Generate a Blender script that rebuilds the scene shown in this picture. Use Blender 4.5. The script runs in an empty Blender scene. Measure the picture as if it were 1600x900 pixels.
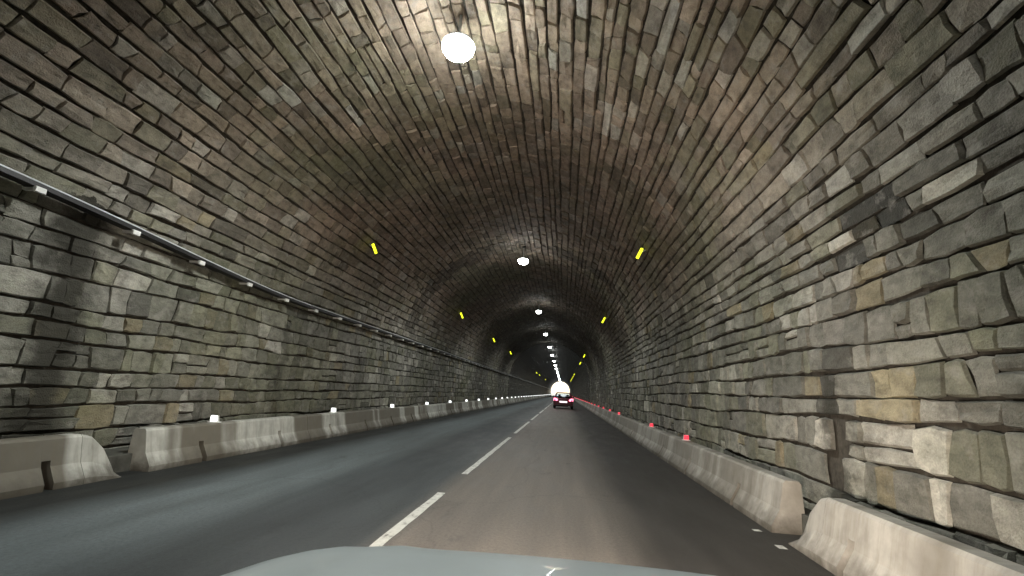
import bpy, bmesh, math, random
import numpy as np
from mathutils import Vector, Matrix

random.seed(7)
rng = np.random.default_rng(11)
R = math.radians
SC = bpy.context.scene
COL = SC.collection

# ------------------------------------------------------------------ camera
EYE = 1.35
F_PX = 760.0
cam_data = bpy.data.cameras.new('camera')
cam = bpy.data.objects.new('camera', cam_data)
COL.objects.link(cam)
cam_data.sensor_width = 36.0
cam_data.lens = 36.0 * F_PX / 1600.0
cam_data.clip_start = 0.05
cam_data.clip_end = 9000
v = Vector((81, -165, -F_PX)).normalized()            # the road's direction seen by the camera
w = Vector((math.sin(R(2.0)), math.cos(R(2.0)), 0))
w = (w - w.dot(v) * v).normalized()                   # world up seen by the camera
u = v.cross(w)
M = Matrix((u, v, w))                                 # camera -> world
cam.matrix_world = Matrix.Translation((0, 0, EYE)) @ M.to_4x4()
SC.camera = cam

# ------------------------------------------------------------------ world, sun, exposure
SC.render.engine = 'CYCLES'
SC.cycles.use_denoising = True
SC.cycles.max_bounces = 8
SC.cycles.diffuse_bounces = 5
SC.cycles.glossy_bounces = 3
SC.cycles.sample_clamp_indirect = 4.0
SC.cycles.caustics_reflective = False
SC.cycles.caustics_refractive = False
world = bpy.data.worlds.new('World')
SC.world = world
world.use_nodes = True
wn = world.node_tree
sky = wn.nodes.new('ShaderNodeTexSky')
sky.sky_type = 'NISHITA'
sky.sun_disc = False
sky.sun_elevation = R(48)
sky.sun_rotation = R(25)
bg = wn.nodes['Background']
bg.inputs['Strength'].default_value = 0.15
wn.links.new(sky.outputs[0], bg.inputs['Color'])
sd = bpy.data.lights.new('sun', 'SUN')
sd.energy = 4.0
sd.angle = R(0.5)
sd.color = (1.0, 0.96, 0.9)
sun = bpy.data.objects.new('sun', sd)
COL.objects.link(sun)
sdir = Vector((math.sin(R(25)) * math.cos(R(48)), math.cos(R(25)) * math.cos(R(48)), math.sin(R(48))))
sun.rotation_euler = sdir.to_track_quat('Z', 'Y').to_euler()
sun.location = sdir * 100
VS = SC.view_settings
VS.view_transform = 'Standard'
VS.look = 'None'
VS.exposure = 1.4
VS.gamma = 1.0
VS.use_curve_mapping = False

LAMP_POWER = 50.0
DOWN_POWER = 360.0         # watts of each lamp's downlight          # radiance of the lamp globes
HEAD_POWER = 200.0         # watts of each headlight

# ------------------------------------------------------------------ helpers
def tag(o, label=None, cat=None, group=None, kind=None):
    if label: o['label'] = label
    if cat: o['category'] = cat
    if group: o['group'] = group
    if kind: o['kind'] = kind
    return o

def empty(name, loc=(0, 0, 0), rz=0.0):
    o = bpy.data.objects.new(name, None)
    o.empty_display_size = 0.2
    o.location = loc
    o.rotation_euler = (0, 0, rz)
    COL.objects.link(o)
    return o

def link_mesh(name, me, mat, parent=None, smooth=False):
    o = bpy.data.objects.new(name, me)
    COL.objects.link(o)
    for m in (mat if isinstance(mat, (list, tuple)) else [mat]):
        me.materials.append(m)
    if smooth:
        me.polygons.foreach_set('use_smooth', [True] * len(me.polygons))
    if parent: o.parent = parent
    return o

def from_bm(name, bm, mat, parent=None, smooth=False, recalc=True):
    if recalc: bmesh.ops.recalc_face_normals(bm, faces=bm.faces)
    me = bpy.data.meshes.new(name)
    bm.to_mesh(me); bm.free()
    return link_mesh(name, me, mat, parent, smooth)

def add_box(bm, lo, hi, bevel=0.0, mat=0):
    c = [(a + b) / 2 for a, b in zip(lo, hi)]
    s = [abs(b - a) for a, b in zip(lo, hi)]
    r = bmesh.ops.create_cube(bm, size=1.0, matrix=Matrix.Translation(c) @ Matrix.Diagonal((*s, 1)))
    vs = r['verts']
    fs = list({f for v_ in vs for f in v_.link_faces})
    for f in fs: f.material_index = mat
    if bevel > 0:
        es = list({e for v_ in vs for e in v_.link_edges})
        bmesh.ops.bevel(bm, geom=es, offset=bevel, segments=2, affect='EDGES', profile=0.5)

def add_tube(bm, pts, r, n=10, caps=True):
    pts = [Vector(p) for p in pts]
    rings = []
    for i, p in enumerate(pts):
        d = (pts[min(i + 1, len(pts) - 1)] - pts[max(i - 1, 0)]).normalized()
        a = d.orthogonal().normalized() if abs(d.z) > 0.9 else Vector((0, 0, 1)).cross(d).normalized()
        b = d.cross(a)
        rr = r[i] if isinstance(r, (list, tuple)) else r
        rings.append([bm.verts.new(p + (a * math.cos(t) + b * math.sin(t)) * rr)
                      for t in [2 * math.pi * k / n for k in range(n)]])
    for i in range(len(rings) - 1):
        for k in range(n):
            bm.faces.new((rings[i][k], rings[i][(k + 1) % n], rings[i + 1][(k + 1) % n], rings[i + 1][k]))
    if caps:
        bm.faces.new(rings[0][::-1]); bm.faces.new(rings[-1])

def add_lathe(bm, prof, n=24, origin=(0, 0, 0), axis='Z'):
    rings = []
    for (r, h) in prof:
        ring = []
        for k in range(n):
            t = 2 * math.pi * k / n
            c, s = r * math.cos(t), r * math.sin(t)
            p = (c, s, h) if axis == 'Z' else ((h, c, s) if axis == 'X' else (c, h, s))
            ring.append(bm.verts.new(Vector(p) + Vector(origin)))
        rings.append(ring)
    for i in range(len(rings) - 1):
        for k in range(n):
            bm.faces.new((rings[i][k], rings[i][(k + 1) % n], rings[i + 1][(k + 1) % n], rings[i + 1][k]))
    bm.faces.new(rings[0][::-1]); bm.faces.new(rings[-1])

def add_prism(bm, poly_a, poly_b):
    a = [bm.verts.new(p) for p in poly_a]
    b = [bm.verts.new(p) for p in poly_b]
    n = len(a)
    for k in range(n):
        bm.faces.new((a[k], a[(k + 1) % n], b[(k + 1) % n], b[k]))
    bm.faces.new(a[::-1]); bm.faces.new(b)

# ------------------------------------------------------------------ materials
class NT:
    def __init__(s, name):
        s.m = bpy.data.materials.new(name); s.m.use_nodes = True
        s.t = s.m.node_tree; s.b = s.t.nodes['Principled BSDF']
    def n(s, typ, **kw):
        x = s.t.nodes.new(typ)
        for k, val in kw.items():
            if k.startswith('i_'):
                key = k[2:]
                key = int(key) if key.isdigit() else key
                x.inputs[key].default_value = val
            else: setattr(x, k, val)
        return x
    def l(s, a, b): s.t.links.new(a, b)
    def pos(s, scale=(1, 1, 1)):
        g = s.n('ShaderNodeNewGeometry')
        m = s.n('ShaderNodeMapping'); m.inputs['Scale'].default_value = scale
        s.l(g.outputs['Position'], m.inputs['Vector'])
        return m.outputs[0]
    def noise(s, vec, scale, detail=4, rough=0.55):
        x = s.n('ShaderNodeTexNoise'); x.inputs['Scale'].default_value = scale
        x.inputs['Detail'].default_value = detail; x.inputs['Roughness'].default_value = rough
        s.l(vec, x.inputs['Vector']); return x.outputs['Fac']
    def ramp(s, fac, stops):
        x = s.n('ShaderNodeValToRGB'); e = x.color_ramp.elements
        while len(e) < len(stops): e.new(0.5)
        for el, (p, c) in zip(e, stops):
            el.position = p; el.color = (c, c, c, 1) if isinstance(c, (int, float)) else (*c, 1)
        s.l(fac, x.inputs[0]); return x.outputs[0]
    def mix(s, fac, a, b, mode='MIX'):
        x = s.n('ShaderNodeMix', data_type='RGBA', blend_type=mode)
        for sock, val in ((x.inputs[0], fac), (x.inputs[6], a), (x.inputs[7], b)):
            if isinstance(val, (int, float)): sock.default_value = val
            elif isinstance(val, tuple): sock.default_value = (*val, 1)
            else: s.l(val, sock)
        return x.outputs[2]
    def bump(s, h, strength=0.5, dist=0.01):
        x = s.n('ShaderNodeBump'); x.inputs['Strength'].default_value = strength
        x.inputs['Distance'].default_value = dist
        s.l(h, x.inputs['Height']); s.l(x.outputs[0], s.b.inputs['Normal'])
    def set(s, **kw):
        for k, val in kw.items():
            s.b.inputs[k.replace('_', ' ')].default_value = (*val, 1) if isinstance(val, tuple) else val

def flat(name, col, rough=0.5, metal=0.0, coat=0.0, vary=0.12):
    t = NT(name); t.set(Roughness=rough, Metallic=metal)
    t.b.inputs['Coat Weight'].default_value = coat
    n = t.noise(t.pos(), 6.0, 5)
    c = t.ramp(n, [(0.3, tuple(x * (1 - vary) for x in col)), (0.7, tuple(min(1, x * (1 + vary)) for x in col))])
    t.l(c, t.b.inputs['Base Color'])
    return t.m

def emit(name, col, strength, base=None):
    t = NT(name); t.set(Base_Color=base or col, Roughness=0.3)
    t.b.inputs['Emission Color'].default_value = (*col, 1)
    t.b.inputs['Emission Strength'].default_value = strength
    return t.m

def stone_mat(name, gain=1.0):
    t = NT(name)
    a = t.n('ShaderNodeAttribute', attribute_name='stone')
    n1 = t.noise(t.pos((1, 0.6, 1)), 9.0, 6, 0.65)
    n2 = t.noise(t.pos(), 60.0, 4, 0.6)
    n3 = t.noise(t.pos((1, 0.5, 1)), 0.8, 4, 0.6)
    m1 = t.ramp(n1, [(0.25, 0.5), (0.5, 1.0), (0.75, 1.4)])
    m3 = t.ramp(n3, [(0.3, (0.72, 0.75, 0.66)), (0.55, (1.0, 1.0, 1.0)), (0.75, (1.14, 1.1, 1.05))])
    m2 = t.ramp(n2, [(0.3, 0.8), (0.7, 1.12)])
    c = t.mix(1.0, a.outputs['Color'], m1, 'MULTIPLY')
    c = t.mix(1.0, c, m2, 'MULTIPLY')
    c = t.mix(1.0, c, m3, 'MULTIPLY')
    n5 = t.noise(t.pos((1, 0.8, 1)), 4.2, 5, 0.7)
    c = t.mix(t.ramp(n5, [(0.54, 0.0), (0.70, 0.5)]), c, (0.36, 0.345, 0.31))       # lime bloom
    n6 = t.noise(t.pos((1, 0.7, 1)), 2.6, 5, 0.7)
    c = t.mix(t.ramp(n6, [(0.54, 0.0), (0.70, 0.6)]), c, (0.055, 0.05, 0.038))        # soot patches
    g = t.n('ShaderNodeNewGeometry'); sp = t.n('ShaderNodeSeparateXYZ'); t.l(g.outputs['Position'], sp.inputs[0])
    def m(op, a, b=0.0, c_=0.0):
        x = t.n('ShaderNodeMath', operation=op)
        for sk, val in zip(x.inputs, (a, b, c_)):
            if isinstance(val, (int, float)): sk.default_value = val
            else: t.l(val, sk)
        return x.outputs[0]
    wob = m('MULTIPLY_ADD', n6, 0.9, -0.45)
    yy = m('ADD', sp.outputs['Y'], wob)
    for (y0, half, sgn, xlim, amt, zl) in ((5.45, 0.28, -1, 4.9, 0.95, 3.5), (5.75, 0.16, 1, 2.6, 0.75, 1.7), (10.6, 0.12, -1, 5.6, 0.45, 2.6), (14.9, .2, -1, 5.6, .4, 2.2), (9.2, .15, 1, 2.4, .35, 2.9)):
        d = m('ABSOLUTE', m('SUBTRACT', yy, y0))
        band = m('SMOOTH_MIN', m('MAXIMUM', m('MULTIPLY_ADD', d, -1 / half, 1.6), 0.0), 1.0, 0.2)
        side = m('MULTIPLY', m('GREATER_THAN', m('MULTIPLY', sp.outputs['X'], sgn), xlim), m('LESS_THAN', m('ADD', sp.outputs['Z'], wob), zl))
        c = t.mix(m('MULTIPLY', m('MULTIPLY', band, side), amt), c, (0.03, 0.028, 0.02))      # damp streaks down the walls, plus a darkened band at the right recess
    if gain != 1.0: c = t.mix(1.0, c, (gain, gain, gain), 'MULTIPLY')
    t.l(c, t.b.inputs['Base Color'])
    t.set(Roughness=0.78)
    h = t.mix(0.35, n1, n2)
    t.bump(h, 0.9, 0.04)
    return t.m

def mortar_mat():
    t = NT('old_dark_mortar')
    n = t.noise(t.pos(), 12.0, 5)
    t.l(t.ramp(n, [(0.3, (0.03, 0.026, 0.02)), (0.7, (0.08, 0.07, 0.056))]), t.b.inputs['Base Color'])
    t.set(Roughness=0.95); t.bump(n, 0.8, 0.02)
    return t.m

def concrete_mat(name, tone=(0.42, 0.40, 0.35), dirt=0.5):
    t = NT(name)
    n1 = t.noise(t.pos(), 5.0, 6, 0.6)
    nv = t.noise(t.pos((0.3, 1.0, 0.12)), 0.75, 3, 0.5)       # broad vertical dirt runs along the row
    nf = t.noise(t.pos((1.0, 6.0, 0.9)), 2.2, 5, 0.6)         # fine vertical runs
    sz = t.n('ShaderNodeSeparateXYZ'); g = t.n('ShaderNodeNewGeometry'); t.l(g.outputs['Position'], sz.inputs[0])
    base = t.ramp(n1, [(0.3, tuple(x * 0.8 for x in tone)), (0.7, tuple(x * 1.15 for x in tone))])
    dv = t.ramp(nv, [(0.47, 0.0), (0.53, dirt)])
    df = t.ramp(nf, [(0.45, 0.0), (0.75, 0.45)])
    c = t.mix(dv, base, (0.10, 0.085, 0.06))
    c = t.mix(df, c, (0.16, 0.14, 0.10))
    wob = t.n('ShaderNodeMath', operation='MULTIPLY_ADD'); t.l(n1, wob.inputs[0]); wob.inputs[1].default_value = 0.3
    t.l(sz.outputs['Z'], wob.inputs[2])
    foot = t.ramp(wob.outputs[0], [(0.14, 0.85), (0.36, 0.0)])
    c = t.mix(foot, c, (0.07, 0.06, 0.045))
    t.l(c, t.b.inputs['Base Color'])
    t.set(Roughness=0.7); t.bump(n1, 0.35, 0.01)
    return t.m

def road_mat():
    t = NT('worn_asphalt')
    g = t.n('ShaderNodeNewGeometry'); s = t.n('ShaderNodeSeparateXYZ'); t.l(g.outputs['Position'], s.inputs[0])
    wav = t.noise(t.pos((0.15, 0.12, 1)), 1.5, 3)
    x = t.n('ShaderNodeMath', operation='MULTIPLY_ADD'); t.l(wav, x.inputs[0]); x.inputs[1].default_value = 0.5
    t.l(s.outputs['X'], x.inputs[2])
    mr = t.n('ShaderNodeMapRange'); t.l(x.outputs[0], mr.inputs[0])
    mr.inputs[1].default_value = -6.0; mr.inputs[2].default_value = 3.0
    def p(xx): return (xx + 0.25 + 6.0) / 9.0
    dk = (0.014, 0.016, 0.016); bl = (0.125, 0.147, 0.155); md = (0.045, 0.052, 0.056)
    br = (0.138, 0.121, 0.105); dr = (0.030, 0.027, 0.024)
    c = t.ramp(mr.outputs[0], [(p(-4.95), dk), (p(-4.3), bl), (p(-3.5), bl), (p(-2.9), md), (p(-1.75), md), (p(-1.40), br),
                               (p(0.35), br), (p(1.0), dr), (p(2.3), dr)])
    n1 = t.noise(t.pos((1, 0.25, 1)), 3.0, 6, 0.6)
    n2 = t.noise(t.pos(), 160.0, 3, 0.7)
    n4 = t.noise(t.pos((1, 0.06, 1)), 5.0, 3, 0.6)
    c = t.mix(1.0, c, t.ramp(n1, [(0.3, 0.8), (0.7, 1.15)]), 'MULTIPLY')
    c = t.mix(1.0, c, t.ramp(n2, [(0.3, 0.65), (0.7, 1.35)]), 'MULTIPLY')
    c = t.mix(1.0, c, t.ramp(n4, [(0.35, 0.88), (0.65, 1.08)]), 'MULTIPLY')
    n7 = t.noise(t.pos((1, 0.7, 1)), 34.0, 4, 0.75)
    c = t.mix(1.0, c, t.ramp(n7, [(0.32, 0.72), (0.5, 1.0), (0.70, 1.22)]), 'MULTIPLY')
    n8 = t.noise(t.pos((1, 0.45, 1)), 1.7, 6, 0.75)
    c = t.mix(t.ramp(n8, [(0.60, 0.0), (0.66, 0.35)]), c, (0.02, 0.02, 0.02))           # oil and tar stains
    vo = t.n('ShaderNodeTexVoronoi', feature='DISTANCE_TO_EDGE'); vo.inputs['Scale'].default_value = 0.45
    wp = t.n('ShaderNodeVectorMath', operation='MULTIPLY_ADD'); wp.inputs[1].default_value = (0.9, 0.9, 0)
    nc = t.n('ShaderNodeTexNoise'); nc.inputs['Scale'].default_value = 1.1; nc.inputs['Detail'].default_value = 5
    gp = t.pos((1, 0.5, 1)); t.l(gp, nc.inputs['Vector']); t.l(nc.outputs['Color'], wp.inputs[0]); t.l(gp, wp.inputs[2]); t.l(wp.outputs[0], vo.inputs['Vector'])
    c = t.mix(t.ramp(vo.outputs['Distance'], [(0.0, 0.22), (0.008, 0.0)]), c, (0.012, 0.012, 0.012))   # faint cracks
    t.l(c, t.b.inputs['Base Color'])
    t.l(t.ramp(n1, [(0.3, 0.58), (0.7, 0.78)]), t.b.inputs['Roughness'])
    t.bump(n2, 0.35, 0.004)
    return t.m

def paint_mat():
    t = NT('worn_white_road_paint')
    n = t.noise(t.pos((1, 0.5, 1)), 14.0, 6, 0.7)
    t.l(t.ramp(n, [(0.30, (0.12, 0.12, 0.11)), (0.46, (0.55, 0.55, 0.51)), (0.8, (0.72, 0.72, 0.68))]), t.b.inputs['Base Color'])
    t.set(Roughness=0.6); t.bump(n, 0.3, 0.003)
    return t.m

M_stone = stone_mat('rubble_stone')
M_soot = stone_mat('sooty_stone', 1.0)
M_soot.node_tree.nodes['Principled BSDF'].inputs['Roughness'].default_value = 0.5
M_mortar = mortar_mat()
M_concL = concrete_mat('stained_concrete', (0.50, 0.50, 0.46), 0.85)
M_concR = concrete_mat('pale_concrete', (0.42, 0.40, 0.365), 0.5)
M_road = road_mat()
M_paint = paint_mat()
M_walk = flat('dusty_walkway', (0.07, 0.07, 0.06), 0.9, vary=0.4)
M_ground = flat('dry_ground', (0.22, 0.20, 0.14), 0.95, vary=0.3)
M_galv = flat('galvanised_steel', (0.66, 0.7, 0.72), 0.28, 0.15)
M_darkmetal = flat('dark_tray_steel', (0.05, 0.05, 0.052), 0.5, 0.6)
M_white = flat('white_plastic', (0.8, 0.8, 0.78), 0.4, vary=0.04)
M_black = flat('black_plastic', (0.02, 0.02, 0.02), 0.5)
M_rubber = flat('tyre_rubber', (0.018, 0.018, 0.018), 0.85)
M_globe = emit('lit_lamp_globe', (0.97, 1.0, 0.95), LAMP_POWER)
M_yellow = emit('emissive_yellow_lens', (0.85, 0.95, 0.02), 1.1)  # brightness of the yellow strips put into the lens as emission
M_wlens = emit('white_reflector_glow', (0.95, 1.0, 0.97), 1.0, (0.8, 0.8, 0.8))  # white reflectors: headlight return put in as a glow
M_rlens = emit('red_reflector_glow', (1.0, 0.06, 0.10), 0.4, (0.7, 0.03, 0.05))  # red reflectors glow by themselves in place of reflecting headlights
M_tail = emit('lit_tail_lens', (1.0, 0.20, 0.32), 2.0, (0.6, 0.02, 0.03))
M_plate = emit('lit_number_plate', (1.0, 0.88, 0.92), 0.55, (0.8, 0.8, 0.8))  # light of the plate lamps put in as the plate's own glow
M_redpaint = flat('dark_red_paint', (0.10, 0.006, 0.016), 0.45, 0.0, 0.2, 0.05)
M_glass = flat('clear_car_glass', (0.85, 0.9, 0.9), 0.02, vary=0.01)
M_glass.node_tree.nodes['Principled BSDF'].inputs['Transmission Weight'].default_value = 1.0
M_glass.node_tree.nodes['Principled BSDF'].inputs['IOR'].default_value = 1.02
M_rim = flat('alloy_rim', (0.55, 0.55, 0.56), 0.35, 0.8)
M_hood = flat('pale_blue_grey_paint', (0.60, 0.67, 0.69), 0.34, 0.0, 0.35, 0.04)
M_headglass = emit('headlight_glass', (1.0, 0.85, 0.6), 3.0, (0.8, 0.8, 0.8))

# ------------------------------------------------------------------ tunnel geometry
CX, RAD, SPR = -1.75, 4.65, 2.45          # axis, vault radius, springing height
ULEN = 2 * SPR + math.pi * RAD
Y0, YR, Y1 = -40.0, 57.0, 240.0           # rear end, change of lining, exit

def lining(uu, off=0.0):
    """points on the section at arc length uu, pushed off metres into the tunnel: x, z"""
    uu = np.asarray(uu, float); off = np.broadcast_to(np.asarray(off, float), uu.shape)
    th = math.pi - (uu - SPR) / RAD
    th = np.clip(th, 0, math.pi)
    r = RAD - off
    x = CX + r * np.cos(th); z = SPR + r * np.sin(th)
    lo = uu < SPR; hi = uu > ULEN - SPR
    z = np.where(lo, uu, np.where(hi, ULEN - uu, z))
    return x, z

def backing(name, ya, yb, off, mat, parent, ny):
    us = np.linspace(0, ULEN, 90); ys = np.linspace(ya, yb, ny)
    U, Y = np.meshgrid(us, ys)
    X, Z = lining(U, off)
    co = np.stack([X, Y, Z], -1).reshape(-1, 3)
    nu = len(us); f = []
    for j in range(ny - 1):
        for i in range(nu - 1):
            a = j * nu + i
            f.append((a, a + 1, a + nu + 1, a + nu))
    me = bpy.data.meshes.new(name)
    me.from_pydata(co.tolist(), [], f)
    return link_mesh(name, me, mat, parent)

# courses: uneven heights, wavy bed joints
cb = [0.0]
while cb[-1] < ULEN - 0.2:
    um_ = min(cb[-1], ULEN - cb[-1])
    cb.append(cb[-1] + (rng.uniform(0.22, 0.35) if um_ < SPR + 0.2 else rng.uniform(0.17, 0.27)))
cb = np.array(cb) * (ULEN / cb[-1])
NC = len(cb) - 1
PH = rng.uniform(0, 6.28, (len(cb), 4)); FR = rng.uniform(0.25, 3.2, (len(cb), 4)); AM = rng.uniform(0.3, 1.0, (len(cb), 4))
def bed(k, yy):
    if k == 0 or k == NC: return np.full_like(np.asarray(yy, float), cb[k])
    yy = np.asarray(yy, float); s = 0
    for q in range(4): s = s + AM[k, q] * np.sin(FR[k, q] * yy + PH[k, q]) / (1 + FR[k, q])
    return cb[k] + (0.044 if min(cb[k], ULEN - cb[k]) < SPR + 0.5 else 0.030) * s

def gap(k, yy):      # bed joints open and close along the tunnel
    return 1.0 + 0.85 * np.sin(1.7 * yy + PH[k, 0] * 3) * np.sin(0.9 * yy + PH[k, 1] * 5) + 0.5 * np.sin(5.1 * yy + PH[k, 2])
BROWN = np.array((0.325, 0.262, 0.202)); GREY = np.array((0.235, 0.228, 0.198)); OLIVE = np.array((0.19, 0.19, 0.125))
PALE = np.array((0.46, 0.44, 0.39)); RED = np.array((0.24, 0.165, 0.13)); TAN = np.array((0.27, 0.235, 0.16)); DARK = np.array((0.06, 0.055, 0.05))
def smooth(a, b, x): 
    t = min(1, max(0, (x - a) / (b - a))); return t * t * (3 - 2 * t)
def patchy(a, b, s):   # cheap smooth 2d noise
    return (math.sin(a * 0.9 + s) + math.sin(b * 0.55 + 2 * s + 0.7 * math.sin(a * 0.5)) + math.sin((a + b) * 0.37 + 3 * s) +
            math.sin(a * 2.1 - b * 1.3 + s)) / 4
def stone_colour(uc, yc):
    um = min(uc, ULEN - uc)
    vault = smooth(SPR + 0.3, SPR + 3.2, um)
    c = GREY * (1 - vault) + BROWN * vault
    r = random.random()
    if r < 0.10: c = c * 0.45 + PALE * 0.55 * (1 - 0.15 * vault)
    elif r < 0.125: c = PALE
    elif r < 0.17: c = TAN * (1 - 0.25 * vault)
    elif r < 0.32: c = c * 0.5 + OLIVE * 0.5
    elif r < 0.42: c = c * 0.62
    elif r < 0.435: c = c * 0.6 + DARK * 0.4
    rd = smooth(6, 12, yc) * (1 - smooth(26, 40, yc)) * vault
    c = c * (1 - 0.55 * rd) + RED * 0.55 * rd
    p = patchy(uc, yc, 1.0)
    if p > 0.1: c = c * (1 - 0.6 * min(1, (p - 0.1) * 2)) + OLIVE * 0.6 * min(1, (p - 0.1) * 2)
    q = patchy(uc * 1.3, yc * 1.2, 4.2)
    c = c * (1 + 0.22 * q)
    if abs(uc - ULEN / 2) < 1.3 and abs((yc - 6.2 + 6.2) % 12.45 - 6.2) < 1.4: c = np.minimum(c, BROWN * 0.95)
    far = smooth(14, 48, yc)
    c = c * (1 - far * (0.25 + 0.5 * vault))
    c = c * random.uniform(0.72, 1.26)
    for (su, sy) in ((1.07, 6.4), (2.57, 6.3), (3.67, 6.7), (6.35, 6.7), (7.08, 8.2), (2.1, 10.2)):
        if abs(uc - su) < 0.14 and abs(yc - sy) < 0.22: c = PALE * 0.95
    for (su, sy) in ((1.07, 6.05), (1.15, 4.45), (0.85, 4.4), (2.3, 5.6), (3.1, 3.9)):
        if abs(ULEN - uc - su) < 0.15 and abs(yc - sy) < 0.2: c = PALE * 1.1
    if abs(ULEN - uc - 1.5) < 0.16 and abs(yc - 4.85) < 0.3: c = TAN * 1.2
    # dark ring painted into the stones where the lamplight falls off
    if 18.2 < yc < 19.6 and vault > 0.1: c = c * 0.5
    if uc > ULEN - SPR and abs(yc - 5.75) < 0.2: c = c * 0.4  # right wall stones darkened at the recess
    return np.clip(c, 0.012, 0.7)

def build_stones(name, ya, yb, lens, mat, parent, detail=True, off=0.0, gain=1.0):
    V, F, C = [], [], []
    nv = 0
    for k in range(NC):
        y = ya - random.random() * 0.5
        sh_next = 0.0
        uc = (cb[k] + cb[k + 1]) / 2; hgt = cb[k + 1] - cb[k]
        vault = SPR + 0.4 < uc < ULEN - SPR - 0.4
        while y < yb:
            L = random.lognormvariate(math.log(lens[1] if vault else lens[0]), 0.36)
            L = min(max(L, 0.17), 1.1)
            a, b = max(y, ya), min(y + L, yb)
            y += L
            sh_a, sh_next = sh_next, random.gauss(0, 0.018 if detail else 0.0)
            sh_b = sh_next
            if b - a < 0.08: continue
            yc = (a + b) / 2
            gu = random.uniform(0.007, 0.014) if vault else random.uniform(0.005, 0.013); gy = random.uniform(0.001, 0.005)
            if random.random() < 0.15: gy += 0.008
            a += gy; b -= gy
            xm = ULEN - uc
            # hollow where stones have fallen from the right haunch
            if detail and xm < 1.35 and xm > 0.5 and 5.6 < yc < 5.95: continue
            q = random.random()
            parts = [(0, 1)]
            if detail and hgt > 0.26 and q < (0.05 if vault else 0.13):
                f = random.uniform(.38, .62); parts = [(0, f), (f, 1)]
            if detail:
              for f0, f1 in parts:
                out = random.choice((0.0, 0.0, 0.005, 0.012, 0.022, -0.012, -0.02)) + random.uniform(0, 0.014)
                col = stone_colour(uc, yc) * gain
                if 1.9 < xm < 3.1 + 0.3 * math.sin(3 * yc) and 4.3 < yc < 6.3 and abs(xm - 3.05 + 0.15 * (yc - 5.2)) < 0.18: out -= 0.035; col = col * 0.2  # hollow's shade put into the colour of the set-back stones
                ym = (a + b) / 2
                t = np.array([0, 0, 0, .5, 1, 1, 1, .5])
                if len(parts) == 2 and f0 > 0: t = np.maximum(t, 0)
                yr = np.array([a, ym, b, b, b, ym, a, a]) + rng.normal(0, 0.009, 8)
                yr = yr + np.array([sh_a, 0, sh_b, sh_b, sh_b, 0, sh_a, sh_a]) * (t * 2 - 1)
                lo_ = bed(k, yr) + gu * gap(k, yr); hi_ = bed(k + 1, yr) - gu * gap(k + 1, yr)
                lo = lo_ + (hi_ - lo_) * f0 + (0.006 if f0 > 0 else 0); hi = lo_ + (hi_ - lo_) * f1 - (0.006 if f1 < 1 else 0)
                ur = lo + (hi - lo) * t
                ur = ur + rng.normal(0, 0.006, 8) * (1 if 0 < k < NC - 1 else 0)
                cy, cu = ym, ur.mean()
                cor = np.array([0, 1, 0, 1, 0, 1, 0, 1])
                ru = np.where(cor == 0, random.uniform(0.88, 0.98), 1.0)
                ur = cu + (ur - cu) * ru
                ins = random.uniform(0.008, 0.022)
                kyi = 1 - 2 * ins * 0.5 / max(b - a, 0.12); kui = 1 - 2 * ins / (hgt * (f1 - f0))
                yi = cy + (yr - cy) * kyi; ui = cu + (ur - cu) * kui
                yy = np.concatenate([yr, yi, [cy]]); uu = np.concatenate([ur, ui, [cu]])
                dd = np.concatenate([np.full(8, -0.024), out + rng.normal(0, 0.007, 8), [out + random.uniform(-0.004, 0.007)]]) + off
                x, z = lining(uu, dd)
                x = np.where(uu < SPR, CX - RAD + dd, np.where(uu > ULEN - SPR, CX + RAD - dd, x))
                V.append(np.stack([x, yy, z], 1))
                for i in range(8):
                    j = (i + 1) % 8
                    F.append((nv + i, nv + j, nv + 8 + j, nv + 8 + i))
                    F.append((nv + 8 + i, nv + 8 + j, nv + 16))
                C.append(np.tile(col, (17, 1))); nv += 17
            else:
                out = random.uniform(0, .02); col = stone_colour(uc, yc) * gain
                yr = np.array([a, b, b, a]); lo = bed(k, yr) + gu; hi = bed(k + 1, yr) - gu
                ur = np.where([1, 1, 0, 0], lo, hi)
                cy, cu = (a + b) / 2, ur.mean()
                yy = np.concatenate([yr, cy + (yr - cy) * 0.88]); uu = np.concatenate([ur, cu + (ur - cu) * 0.8])
                dd = np.concatenate([np.full(4, -0.03), np.full(4, out)]) + off
                x, z = lining(uu, dd)
                lo_ = uu < SPR; hi_ = uu > ULEN - SPR
                x = np.where(lo_, CX - RAD + dd, np.where(hi_, CX + RAD - dd, x))
                V.append(np.stack([x, yy, z], 1))
                for i in range(4):
                    j = (i + 1) % 4
                    F.append((nv + i, nv + j, nv + 4 + j, nv + 4 + i))
                F.append((nv + 4, nv + 5, nv + 6, nv + 7))
                C.append(np.tile(col, (8, 1))); nv += 8
    V = np.concatenate(V); C = np.concatenate(C)
    me = bpy.data.meshes.new(name)
    me.from_pydata(V.tolist(), [], F)
    at = me.color_attributes.new('stone', 'FLOAT_COLOR', 'POINT')
    at.data.foreach_set('color', np.concatenate([C, np.ones((len(C), 1))], 1).astype(np.float32).ravel())
    return link_mesh(name, me, mat, parent, smooth=False)

tunnel = empty('road_tunnel', (0, 0, 0))
tag(tunnel, 'long arched road tunnel lined with rough grey and brown stone courses', 'tunnel')
backing('mortar_backing', Y0, YR, -0.05, M_mortar, tunnel, 40)
build_stones('stone_lining', -7.0, YR, (0.33, 0.40), M_stone, tunnel, True)
dl = backing('inner_backing', YR, Y1, -0.09, M_mortar, tunnel, 60)
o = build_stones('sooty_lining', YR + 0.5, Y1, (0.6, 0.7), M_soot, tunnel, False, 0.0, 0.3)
o['label'] = 'soot blackened stone lining deep inside the tunnel'
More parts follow.
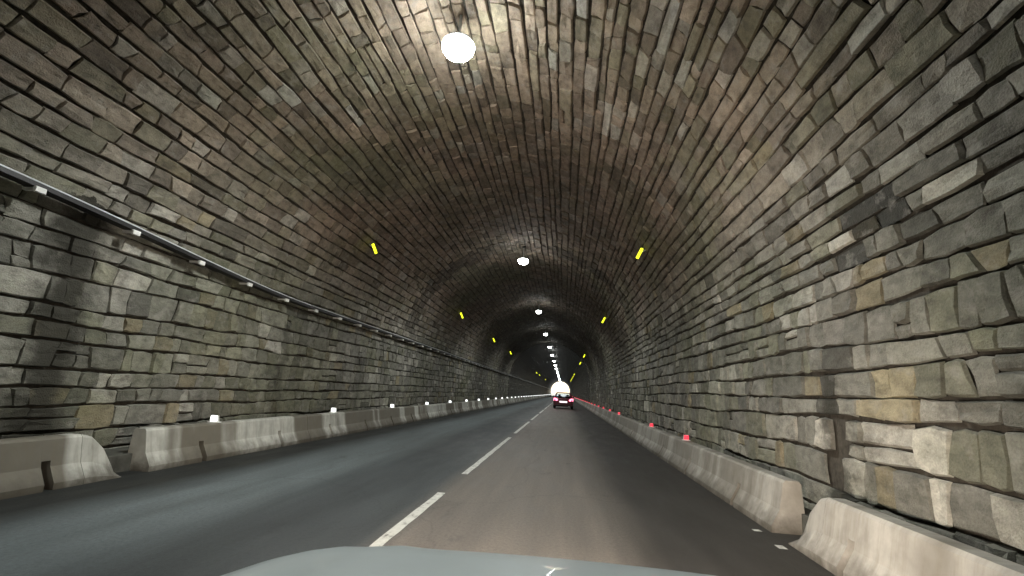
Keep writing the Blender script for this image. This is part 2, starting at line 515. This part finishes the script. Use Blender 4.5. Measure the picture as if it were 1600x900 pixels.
# ring of dressed stones where the lining narrows, and at the exit
def ring(name, y, depth, o_in, o_out, label):
    bm = bmesh.new()
    n = 58
    for i in range(n):
        u0, u1 = ULEN * i / n + 0.008, ULEN * (i + 1) / n - 0.008
        def sec(off):
            xs, zs = lining(np.array([u0, u1]), off)
            if u1 < SPR: xs = np.full(2, CX - RAD + off)
            if u0 > ULEN - SPR: xs = np.full(2, CX + RAD - off)
            return xs, zs
        xa, za = sec(o_in); xb, zb = sec(o_out)
        jit = random.uniform(-0.01, 0.01)
        pa = [(xa[0], y + jit, za[0]), (xa[1], y + jit, za[1]), (xb[1], y + jit, zb[1]), (xb[0], y + jit, zb[0])]
        add_prism(bm, pa, [(p[0], y + depth, p[2]) for p in pa])
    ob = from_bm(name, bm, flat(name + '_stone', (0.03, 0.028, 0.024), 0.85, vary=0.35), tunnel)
    ob['label'] = label
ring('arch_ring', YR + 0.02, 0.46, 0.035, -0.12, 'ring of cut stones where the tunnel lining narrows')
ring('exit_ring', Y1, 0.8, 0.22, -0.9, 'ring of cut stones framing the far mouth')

# ------------------------------------------------------------------ ground, road, walkways, markings
def sheet(name, x0, x1, y0, y1, z, mat, ny=1):
    me = bpy.data.meshes.new(name)
    ys = np.linspace(y0, y1, ny + 1)
    vs = [(x, y, z) for y in ys for x in (x0, x1)]
    me.from_pydata(vs, [], [(2 * i, 2 * i + 1, 2 * i + 3, 2 * i + 2) for i in range(ny)])
    o = link_mesh(name, me, mat); o['kind'] = 'structure'
    return o
sheet('ground', -4000, 4000, -4000, 4000, -0.02, M_ground)
sheet('road', -6.0, 2.7, Y0, 900, 0.0, M_road, 40)
for nm, x0, x1 in (('walkway', -6.34, -5.78), ('walkway', 2.62, 2.84)):
    bm = bmesh.new(); add_box(bm, (x0, Y0, -0.01), (x1, Y1 - 0.2, 0.22), 0.01)
    o = from_bm(nm, bm, M_walk); o['kind'] = 'structure'
bm = bmesh.new()
def strip(bm, x0, x1, y0, y1, z=0.004, step=0.25, jit=0.006):
    n = max(1, int((y1 - y0) / step)); prev = None
    for i in range(n + 1):
        y = y0 + (y1 - y0) * i / n
        j = random.uniform(-jit, jit) if step < 2 else 0
        a, b = bm.verts.new((x0 + j, y, z)), bm.verts.new((x1 + random.uniform(-jit, jit), y, z))
        if prev: bm.faces.new((prev[0], prev[1], b, a))
        prev = (a, b)
y = -8.3
while y < 300:
    strip(bm, -1.58, -1.48, y, y + 6.7); y += 8.2
for (ya, yb) in ((5.38, 5.5), (6.0, 6.08)):
    strip(bm, 2.12, 2.20, ya, yb)
o = from_bm('road_marking', bm, M_paint); o['kind'] = 'structure'

# ------------------------------------------------------------------ concrete barriers
BH = 0.55
PRO = [(0, 0), (0, .07), (.095, .24), (.145, BH - .03), (.17, BH), (.31, BH), (.335, BH - .03), (.37, 0)]
PSLOT = [(.30, 0), (.30, .30), (.105, .30), (.145, BH - .03), (.17, BH), (.31, BH), (.335, BH - .03), (.37, 0)]
def barrier_mesh(name, L, slots, side, mat, taper=False):
    """side = +1 right of the road, -1 left; runs from y = 0 to L"""
    bm = bmesh.new()
    def sec(pro, y, zs=1.0, ds=0.0): return [(side * (d + ds * (1 - zs)), y, z * zs) for d, z in pro]
    g = 0.006
    cuts = [g]
    for s in slots: cuts += [s - 0.05, s + 0.05]
    cuts.append(L - g - (0.5 if taper else 0))
    for i in range(len(cuts) - 1):
        pro = PSLOT if i % 2 else PRO
        add_prism(bm, sec(pro, cuts[i]), sec(pro, cuts[i + 1]))
    if taper:
        ys = [L - 0.5, L - 0.36, L - 0.18, L - 0.03, L]; zz = [1, .93, .66, .26, .06]
        for i in range(4): add_prism(bm, sec(PRO, ys[i], zz[i]), sec(PRO, ys[i + 1], zz[i + 1]))
    bmesh.ops.recalc_face_normals(bm, faces=bm.faces)
    me = bpy.data.meshes.new(name); bm.to_mesh(me); bm.free(); me.materials.append(mat)
    return me
def put(me, name, loc, label, cat, group=None):
    o = bpy.data.objects.new(name, me); COL.objects.link(o); o.location = loc
    return tag(o, label, cat, group)
XL, XR = -5.50, 2.30
gl, gr = 'concrete barriers along the left wall', 'concrete barriers along the right wall'
put(barrier_mesh('barrier', 4.3, [1.3, 3.4], -1, M_concL, True), 'concrete_barrier', (XL, 1.65, 0),
    'stained concrete barrier with a sloped end just before the gap on the left', 'barrier', gl)
put(barrier_mesh('barrier', 5.2, [1.5, 4.25], 1, M_concR, True), 'concrete_barrier', (XR, 0.40, 0),
    'pale concrete barrier with a sloped end in the bottom right corner', 'barrier', gr)
mL = barrier_mesh('barrier', 4.3, [1.05, 3.2], -1, M_concL)
mR = barrier_mesh('barrier', 5.2, [1.3, 3.9], 1, M_concR)
lab_l = ['whitish concrete barrier starting the long row right after the gap on the left',
         'second concrete barrier after the gap on the left, streaked dark and pale',
         'third concrete barrier after the gap on the left']
lab_r = ['pale concrete barrier with a bright upright end just past the gap on the right',
         'second concrete barrier past the gap on the right, below the first red markers']
for i in range(55):
    y = 6.35 + 4.3 * i
    if y + 4.3 > Y1: break
    put(mL, 'concrete_barrier', (XL, y, 0), lab_l[i] if i < 3 else 'distant grey barrier in the row along the left wall', 'barrier', gl)
for i in range(50):
    y = 6.0 + 5.2 * i
    if y + 5.2 > Y1: break
    put(mR, 'concrete_barrier', (XR, y, 0), lab_r[i] if i < 2 else 'distant pale barrier in the row along the right wall', 'barrier', gr)

# ------------------------------------------------------------------ marker posts on the barriers
def marker_mesh(lens, wdt, hgt):
    bm = bmesh.new()
    add_box(bm, (-wdt * .7, -.05, 0), (wdt * .7, .05, .012), 0.003, 0)
    add_prism(bm, [(-wdt / 2, -.02, .012), (wdt / 2, -.02, .012), (wdt / 2, .03, .012), (-wdt / 2, .03, .012)],
              [(-wdt * .42, -.015, hgt), (wdt * .42, -.015, hgt), (wdt * .42, .02, hgt), (-wdt * .42, .02, hgt)])
    return bm
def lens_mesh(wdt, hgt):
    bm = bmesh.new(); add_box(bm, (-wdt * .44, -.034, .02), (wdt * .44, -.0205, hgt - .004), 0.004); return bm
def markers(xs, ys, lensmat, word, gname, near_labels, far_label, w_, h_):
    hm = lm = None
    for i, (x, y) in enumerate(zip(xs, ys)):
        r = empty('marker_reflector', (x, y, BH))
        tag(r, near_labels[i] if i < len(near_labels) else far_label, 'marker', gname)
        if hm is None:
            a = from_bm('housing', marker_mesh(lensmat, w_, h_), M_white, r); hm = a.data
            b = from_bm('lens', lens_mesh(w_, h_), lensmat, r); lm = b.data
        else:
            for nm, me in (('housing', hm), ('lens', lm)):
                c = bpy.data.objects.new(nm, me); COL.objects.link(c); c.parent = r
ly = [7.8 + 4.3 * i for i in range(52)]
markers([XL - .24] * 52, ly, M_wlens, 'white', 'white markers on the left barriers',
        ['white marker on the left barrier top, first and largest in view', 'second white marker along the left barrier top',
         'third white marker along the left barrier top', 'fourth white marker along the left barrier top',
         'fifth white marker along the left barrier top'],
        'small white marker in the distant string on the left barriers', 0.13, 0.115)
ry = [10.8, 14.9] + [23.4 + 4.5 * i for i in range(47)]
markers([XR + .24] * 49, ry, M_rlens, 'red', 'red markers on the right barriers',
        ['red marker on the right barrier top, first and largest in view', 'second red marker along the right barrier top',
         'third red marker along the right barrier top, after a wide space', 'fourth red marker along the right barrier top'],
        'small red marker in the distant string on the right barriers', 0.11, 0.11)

# ------------------------------------------------------------------ ceiling lamps
def make_lamp():
    r = empty('ceiling_lamp', (0, 0, 0))
    bm = bmesh.new(); add_tube(bm, [(0, 0, .10), (0, 0, .62)], 0.018); from_bm('stem', bm, M_galv, r, True)
    bm = bmesh.new(); add_lathe(bm, [(.012, .66), (.07, .655), (.075, .60), (.02, .585)], 20); from_bm('ceiling_rose', bm, M_darkmetal, r, True)
    bm = bmesh.new(); add_lathe(bm, [(.03, .17), (.08, .165), (.15, .145), (.185, .115), (.18, .10), (.03, .10)], 28); from_bm('cap', bm, M_darkmetal, r, True)
    bm = bmesh.new(); add_lathe(bm, [(.02, .10), (.17, .095), (.205, .07), (.212, .04), (.20, -.01), (.16, -.065), (.09, -.10), (.01, -.112)], 20); from_bm('globe', bm, M_globe, r, True)
    return r
def copy_tree(o, parent=None):
    c = o.copy(); COL.objects.link(c)
    if parent: c.parent = parent
    for ch in list(o.children): copy_tree(ch, c)
    return c
lamp0 = make_lamp()
far_globe = [c for c in lamp0.children if c.name.startswith('globe')][0].data.copy()
far_globe.materials[0] = emit('lit_far_globe', (0.96, 1.0, 0.97), 25.0)
ords = ['', 'second', 'third', 'fourth', 'fifth', 'sixth', 'seventh']
for i in range(-3, 19):
    r = lamp0 if i == -3 else copy_tree(lamp0)
    q = 1.2 if i == 0 else 1.0 if i < 2 else 0.8
    r.scale = (q, q, q)
    if i > 0:
        for ch in r.children:
            if ch.name.startswith('globe'): ch.data = far_globe
    r.location = (-1.81, 6.45 + 12.45 * i, EYE + 5.1)
    if -2 <= i <= 12:
        ld = bpy.data.lights.new('lamp_downlight', 'SPOT'); ld.energy = DOWN_POWER * (1.0 if i < 1 else 0.75); ld.color = (0.97, 1.0, 0.95)
        ld.spot_size = R(165); ld.spot_blend = 0.7; ld.shadow_soft_size = 0.12
        lo = bpy.data.objects.new('lamp_downlight', ld); COL.objects.link(lo); lo.parent = r; lo.location = (0, 0, -.24)
    lab = ('large round glowing ceiling lamp hanging closest overhead' if i == 0 else
           f'{ords[i]} glowing lamp along the vault crown counting from the big bright one' if 0 < i < 7 else
           'tiny glowing lamp in the distant string under the vault crown' if i >= 7 else 'ceiling lamp hanging behind the viewpoint')
    tag(r, lab, 'lamp', 'lamps hanging along the vault crown')

# ------------------------------------------------------------------ yellow marker strips on the vault
def make_yellow(side):
    r = empty('yellow_marker_strip', (0, 0, 0))
    tilt = Matrix.Rotation(side * R(26), 4, 'Y')
    bm = bmesh.new(); add_box(bm, (-.045, -.012, -.17), (.045, .03, .17), 0.008)
    bmesh.ops.transform(bm, matrix=tilt, verts=bm.verts); from_bm('housing', bm, M_black, r)
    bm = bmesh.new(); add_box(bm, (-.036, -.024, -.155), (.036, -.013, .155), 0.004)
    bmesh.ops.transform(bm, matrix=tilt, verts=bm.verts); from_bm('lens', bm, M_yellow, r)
    bm = bmesh.new(); a = R(36)
    add_tube(bm, [(0, .03, 0), (side * .24 * math.cos(a), .03, .24 * math.sin(a))], 0.014, 8); from_bm('bracket', bm, M_galv, r)
    return r
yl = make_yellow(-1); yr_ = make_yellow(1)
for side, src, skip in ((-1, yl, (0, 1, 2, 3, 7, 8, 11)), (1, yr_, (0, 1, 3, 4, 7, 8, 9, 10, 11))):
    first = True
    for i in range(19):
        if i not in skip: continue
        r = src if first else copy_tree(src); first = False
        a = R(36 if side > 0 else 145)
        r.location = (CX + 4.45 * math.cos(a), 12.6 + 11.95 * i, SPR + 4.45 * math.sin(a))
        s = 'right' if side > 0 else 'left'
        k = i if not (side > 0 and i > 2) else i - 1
        lab = (f'yellow marker strip high on the {s} side of the vault, first and largest' if k == 0 else
               f'{ords[k]} yellow marker strip along the {s} side of the vault' if k < 4 else
               f'tiny yellow marker strip in the distant row on the {s} of the vault')
        tag(r, lab, 'marker light', f'yellow marker strips on the {s} of the vault')

# ------------------------------------------------------------------ cable tray on the left wall
tray = empty('cable_tray', (0, 0, 0))
tag(tray, 'long metal cable tray with shiny pipes running along the left wall', 'cable tray')
def tz(y): return 3.08 + 0.34 * (1 - smooth(3.0, 11.0, y))
ys = list(np.arange(-6, 12, 0.5)) + list(np.arange(12, Y1, 6.0))
def wx(z, off):      # x of the wall face at height z, off metres proud
    dz = max(0, z - SPR)
    return CX - math.sqrt(RAD ** 2 - dz ** 2) + off
bm = bmesh.new()
prev = None
for yy in ys:
    z = tz(yy); o_ = 0
    x0 = wx(z, 0.03 + o_); pts = [(x0, z - .05), (x0 + .16, z - .05), (x0 + .16, z + .005), (x0 + .152, z + .005), (x0 + .152, z - .042), (x0, z - .042)]
    ringv = [bm.verts.new((p[0], yy, p[1])) for p in pts]
    if prev:
        for k in range(6): bm.faces.new((prev[k], prev[(k + 1) % 6], ringv[(k + 1) % 6], ringv[k]))
    prev = ringv
from_bm('tray', bm, M_darkmetal, tray)
for dx, dz, rr in ((.135, .035, .016), (.07, .04, .018)):
    bm = bmesh.new()
    add_tube(bm, [(wx(tz(q), .03 + dx + 0), q, tz(q) + dz - .02) for q in ys], rr, 10)
    from_bm('pipe', bm, M_galv, tray, True)
def bracket_bm(bm, y):
    z = tz(y); x0 = wx(z, 0.0 + 0)
    add_box(bm, (x0, y - .025, z - .085), (x0 + .23, y + .025, z - .055))
    add_box(bm, (x0 + .19, y - .06, z - .12), (x0 + .235, y + .06, z - .052), 0.008)
by = [2.0 + 1.33 * i for i in range(178)]
for y in by[:100]:
    bm = bmesh.new(); bracket_bm(bm, y); from_bm('bracket', bm, M_white, tray)
bm = bmesh.new()
for y in by[100:]: bracket_bm(bm, y)
o = from_bm('far_brackets', bm, M_white, tray); o['kind'] = 'stuff'

# ------------------------------------------------------------------ car ahead
def loft(bm, stations):
    """stations: list of (y, [(x,z)...]) half sections from bottom centre round to top centre, mirrored"""
    rings = []
    for y, half in stations:
        pts = [(x, z) for x, z in half] + [(-x, z) for x, z in reversed(half) if x > 1e-4]
        if half[0][0] < 1e-4: pass
        rings.append([bm.verts.new((x, y, z)) for x, z in pts])
    n = len(rings[0])
    for i in range(len(rings) - 1):
        for k in range(n):
            bm.faces.new((rings[i][k], rings[i][(k + 1) % n], rings[i + 1][(k + 1) % n], rings[i + 1][k]))
    bm.faces.new(rings[0][::-1]); bm.faces.new(rings[-1])
def wheel(parent, x, y, side, rad=0.32, wd=0.21):
    bm = bmesh.new(); add_lathe(bm, [(.20, -wd / 2), (rad - .02, -wd / 2), (rad, -wd / 2 + .03), (rad, wd / 2 - .03), (rad - .02, wd / 2), (.20, wd / 2)], 28, (0, 0, 0), 'X')
    t = from_bm('wheel', bm, M_rubber, parent, True); t.location = (x, y, rad)
    bm = bmesh.new(); add_lathe(bm, [(.19, .0), (.205, side * wd * .52), (.17, side * wd * .50), (.05, side * wd * .40), (.02, side * wd * .44)], 20, (0, 0, 0), 'X')
    from_bm('rim', bm, M_rim, t, True)
car = empty('hatchback_car', (-0.02, 44.5, 0))
tag(car, 'dark red car with glowing tail lights driving ahead towards the bright exit', 'car')
def sec(hw, zb, zs, zt, wt):      # half section: sill, widest, shoulder, top
    return [(hw * .86, zb), (hw * .97, zb + .08), (hw, (zb + zs) / 2), (hw * .97, zs - .03), (hw * .93, zs), (wt, zt)]
bm = bmesh.new()
loft(bm, [(0.0, sec(.78, .38, .84, .86, .66)), (.06, sec(.85, .30, .90, .92, .74)), (.30, sec(.88, .24, .95, .97, .78)), (.9, sec(.90, .20, .96, .98, .80)),
          (2.0, sec(.90, .19, .95, .97, .80)), (3.0, sec(.89, .20, .92, .95, .76)), (3.6, sec(.87, .22, .84, .88, .70)), (4.0, sec(.80, .28, .72, .76, .60)), (4.12, sec(.70, .36, .62, .64, .50))])
body = from_bm('body', bm, M_redpaint, car, True)
bm = bmesh.new()
def csec(hw, z0, z1): return [(hw, z0), (hw * .98, z1 - .015), (hw * .6, z1)]
loft(bm, [(.46, csec(.60, 1.355, 1.39)), (.70, csec(.61, 1.40, 1.44)), (1.4, csec(.62, 1.43, 1.47)), (2.1, csec(.60, 1.40, 1.44))])
for s in (-1, 1):
    for (a, b) in (((.78, .16, .96), (.60, .50, 1.38)), ((.79, 1.45, .96), (.62, 1.45, 1.42)), ((.74, 3.0, .93), (.60, 2.12, 1.42))):
        add_tube(bm, [(s * a[0], a[1], a[2]), (s * b[0], b[1], b[2])], .045, 8)
from_bm('roof', bm, M_redpaint, car, True)
bm = bmesh.new(); add_prism(bm, [(-.72, .19, .97), (.72, .19, .97), (.56, .46, 1.37), (-.56, .46, 1.37)], [(-.72, .18, .975), (.72, .18, .975), (.56, .45, 1.375), (-.56, .45, 1.375)])
from_bm('rear_window', bm, M_glass, car)
bm = bmesh.new(); add_prism(bm, [(-.70, 2.98, .95), (.70, 2.98, .95), (.56, 2.13, 1.40), (-.56, 2.13, 1.40)], [(-.70, 2.99, .955), (.70, 2.99, .955), (.56, 2.14, 1.405), (-.56, 2.14, 1.405)])
from_bm('windscreen', bm, M_glass, car)
for s in (-1, 1):
    for yy in (.95, 1.95):
        bm = bmesh.new(); add_box(bm, (s * .37 - .22, yy, .9), (s * .37 + .22, yy + .10, 1.12), .04); add_box(bm, (s * .37 - .11, yy, 1.13), (s * .37 + .11, yy + .08, 1.27), .03)
        from_bm('seat_back', bm, M_black, car)
for s in (-1, 1):
    bm = bmesh.new(); add_prism(bm, [(s * .79, .62, 1.0), (s * .79, 2.55, 1.0), (s * .66, 2.1, 1.36), (s * .66, .75, 1.36)],
                                [(s * .805, .62, 1.0), (s * .805, 2.55, 1.0), (s * .675, 2.1, 1.36), (s * .675, .75, 1.36)]); from_bm('side_window', bm, M_glass, car)
    bm = bmesh.new()
    pa = [(s * .86, .10, .70), (s * .86, .10, .93), (s * .66, .02, .93), (s * .50, -.01, .82), (s * .52, -.01, .72)]
    add_prism(bm, pa, [(p[0] * .985, p[1] - .05, p[2]) for p in pa]); from_bm('tail_light', bm, M_tail, car)
    for yy in (.68, 3.25): wheel(car, s * .78, yy, s)
    bm = bmesh.new(); add_box(bm, (min(s * .86, s * 1.0), 2.45, 1.0), (max(s * .86, s * 1.0), 2.58, 1.13), 0.03); from_bm('side_mirror', bm, M_redpaint, car)
bm = bmesh.new(); add_prism(bm, [(-.80, -.06, .34), (.80, -.06, .34), (.80, -.06, .54), (-.80, -.06, .54)], [(-.86, .16, .30), (.86, .16, .30), (.86, .16, .58), (-.86, .16, .58)])
from_bm('rear_bumper', bm, M_redpaint, car)
bm = bmesh.new(); add_box(bm, (-.62, -.075, .30), (.62, .05, .36), 0.01); from_bm('bumper_trim', bm, M_black, car)
bm = bmesh.new(); add_box(bm, (-.34, -.085, .56), (.34, -.05, .70), 0.008); from_bm('number_plate', bm, M_plate, car)
bm = bmesh.new(); add_box(bm, (-.36, -.06, .80), (.36, -.01, .84), 0.008); from_bm('tailgate_trim', bm, M_black, car)
bm = bmesh.new(); add_tube(bm, [(.5, -.07, .26), (.5, .4, .26)], .03); from_bm('exhaust_pipe', bm, M_galv, car)

# ------------------------------------------------------------------ our own car's front, seen over the bonnet
own = empty('car_front', (0.08, 0, 0))
tag(own, 'pale blue grey car bonnet along the bottom edge, the viewpoint car', 'car')
NX, NY = 28, 26
bm = bmesh.new(); grid = []
def hood_z(x, y):
    t = smooth(1.05, 2.15, y)
    z = 1.022 - 0.13 * (y - 0.62) - 0.26 * max(0, (y - 1.25) / 0.9) ** 2.4
    ax = abs(x) / 0.84
    z -= 0.034 * ax ** 2.2 + 0.10 * max(0, ax - 0.86) ** 1.4 * 3
    z += 0.012 * math.exp(-((abs(x) - 0.55) / 0.06) ** 2) * (1 - t)
    return z
for j in range(NY + 1):
    row = []
    for i in range(NX + 1):
        s = i / NX * 2 - 1
        yend = 2.12 - 0.34 * abs(s) ** 2.2
        y = 0.62 + (yend - 0.62) * j / NY
        x = s * 0.84
        row.append(bm.verts.new((x, y, hood_z(x, y))))
    grid.append(row)
for j in range(NY):
    for i in range(NX): bm.faces.new((grid[j][i], grid[j][i + 1], grid[j + 1][i + 1], grid[j + 1][i]))
ho = from_bm('bonnet', bm, M_hood, own, True)
sm = ho.modifiers.new('thick', 'SOLIDIFY'); sm.thickness = 0.02; sm.offset = -1
for s in (-1, 1):
    bm = bmesh.new(); rows = []
    for j in range(21):
        y = 0.0 + 2.0 * j / 20
        zt = hood_z(.84, max(y, .62)) - 0.012
        if y < .62: zt = hood_z(.84, .62) - 0.012 + (.62 - y) * .05
        xo = 0.845 + 0.045 * math.sin(min(1, max(0, (2.1 - y) / 1.2)) * math.pi / 2)
        row = []
        for k in range(7):
            q = k / 6
            z = zt - 0.02 * q - (zt - 0.40) * max(0, q - .12) ** 1.3
            x = 0.842 + (xo - 0.842) * math.sin(min(1, q * 2.2) * math.pi / 2)
            dy = 1.36 - y; 
            if z < 0.36 + 0.0: z = 0.36
            hyp = 0.37 ** 2 - dy * dy
            if hyp > 0: z = max(z, min(zt - .04, 0.31 + math.sqrt(hyp)))
            row.append(bm.verts.new((s * x, y, z)))
        rows.append(row)
    for j in range(20):
        for k in range(6): bm.faces.new((rows[j][k], rows[j][k + 1], rows[j + 1][k + 1], rows[j + 1][k]))
    fo = from_bm('fender', bm, M_hood, own, True)
    wheel(own, s * .76, 1.36, s)
    hl = bmesh.new(); add_prism(hl, [(s * .80, 1.84, .52), (s * .80, 1.80, .63), (s * .58, 2.0, .63), (s * .55, 2.04, .52)],
                                [(s * .82, 1.88, .52), (s * .82, 1.84, .63), (s * .59, 2.05, .63), (s * .56, 2.09, .52)])
    h_ = from_bm('headlight', hl, M_headglass, own)
    ld = bpy.data.lights.new('headlight_beam', 'SPOT'); ld.energy = HEAD_POWER; ld.spot_size = R(150); ld.spot_blend = 1.0
    ld.shadow_soft_size = 0.06; ld.color = (1.0, 0.86, 0.71)
    lo = bpy.data.objects.new('headlight_beam', ld); COL.objects.link(lo); lo.parent = own
    lo.location = (s * .68, 2.24, .60); lo.rotation_euler = (R(90 + 2.0), 0, 0)
bm = bmesh.new()
add_prism(bm, [(-.84, 1.80, .22), (-.50, 2.16, .20), (.50, 2.16, .20), (.84, 1.80, .22)], [(-.82, 1.80, .515), (-.50, 2.17, .515), (.50, 2.17, .515), (.82, 1.80, .515)])
from_bm('front_bumper', bm, M_hood, own)
bm = bmesh.new(); add_box(bm, (-.50, 2.03, .52), (.50, 2.10, .64), 0.01); from_bm('grille', bm, M_black, own)
bm = bmesh.new(); add_box(bm, (-.80, .38, .90), (.80, .60, .985), 0.01); from_bm('cowl', bm, M_black, own)
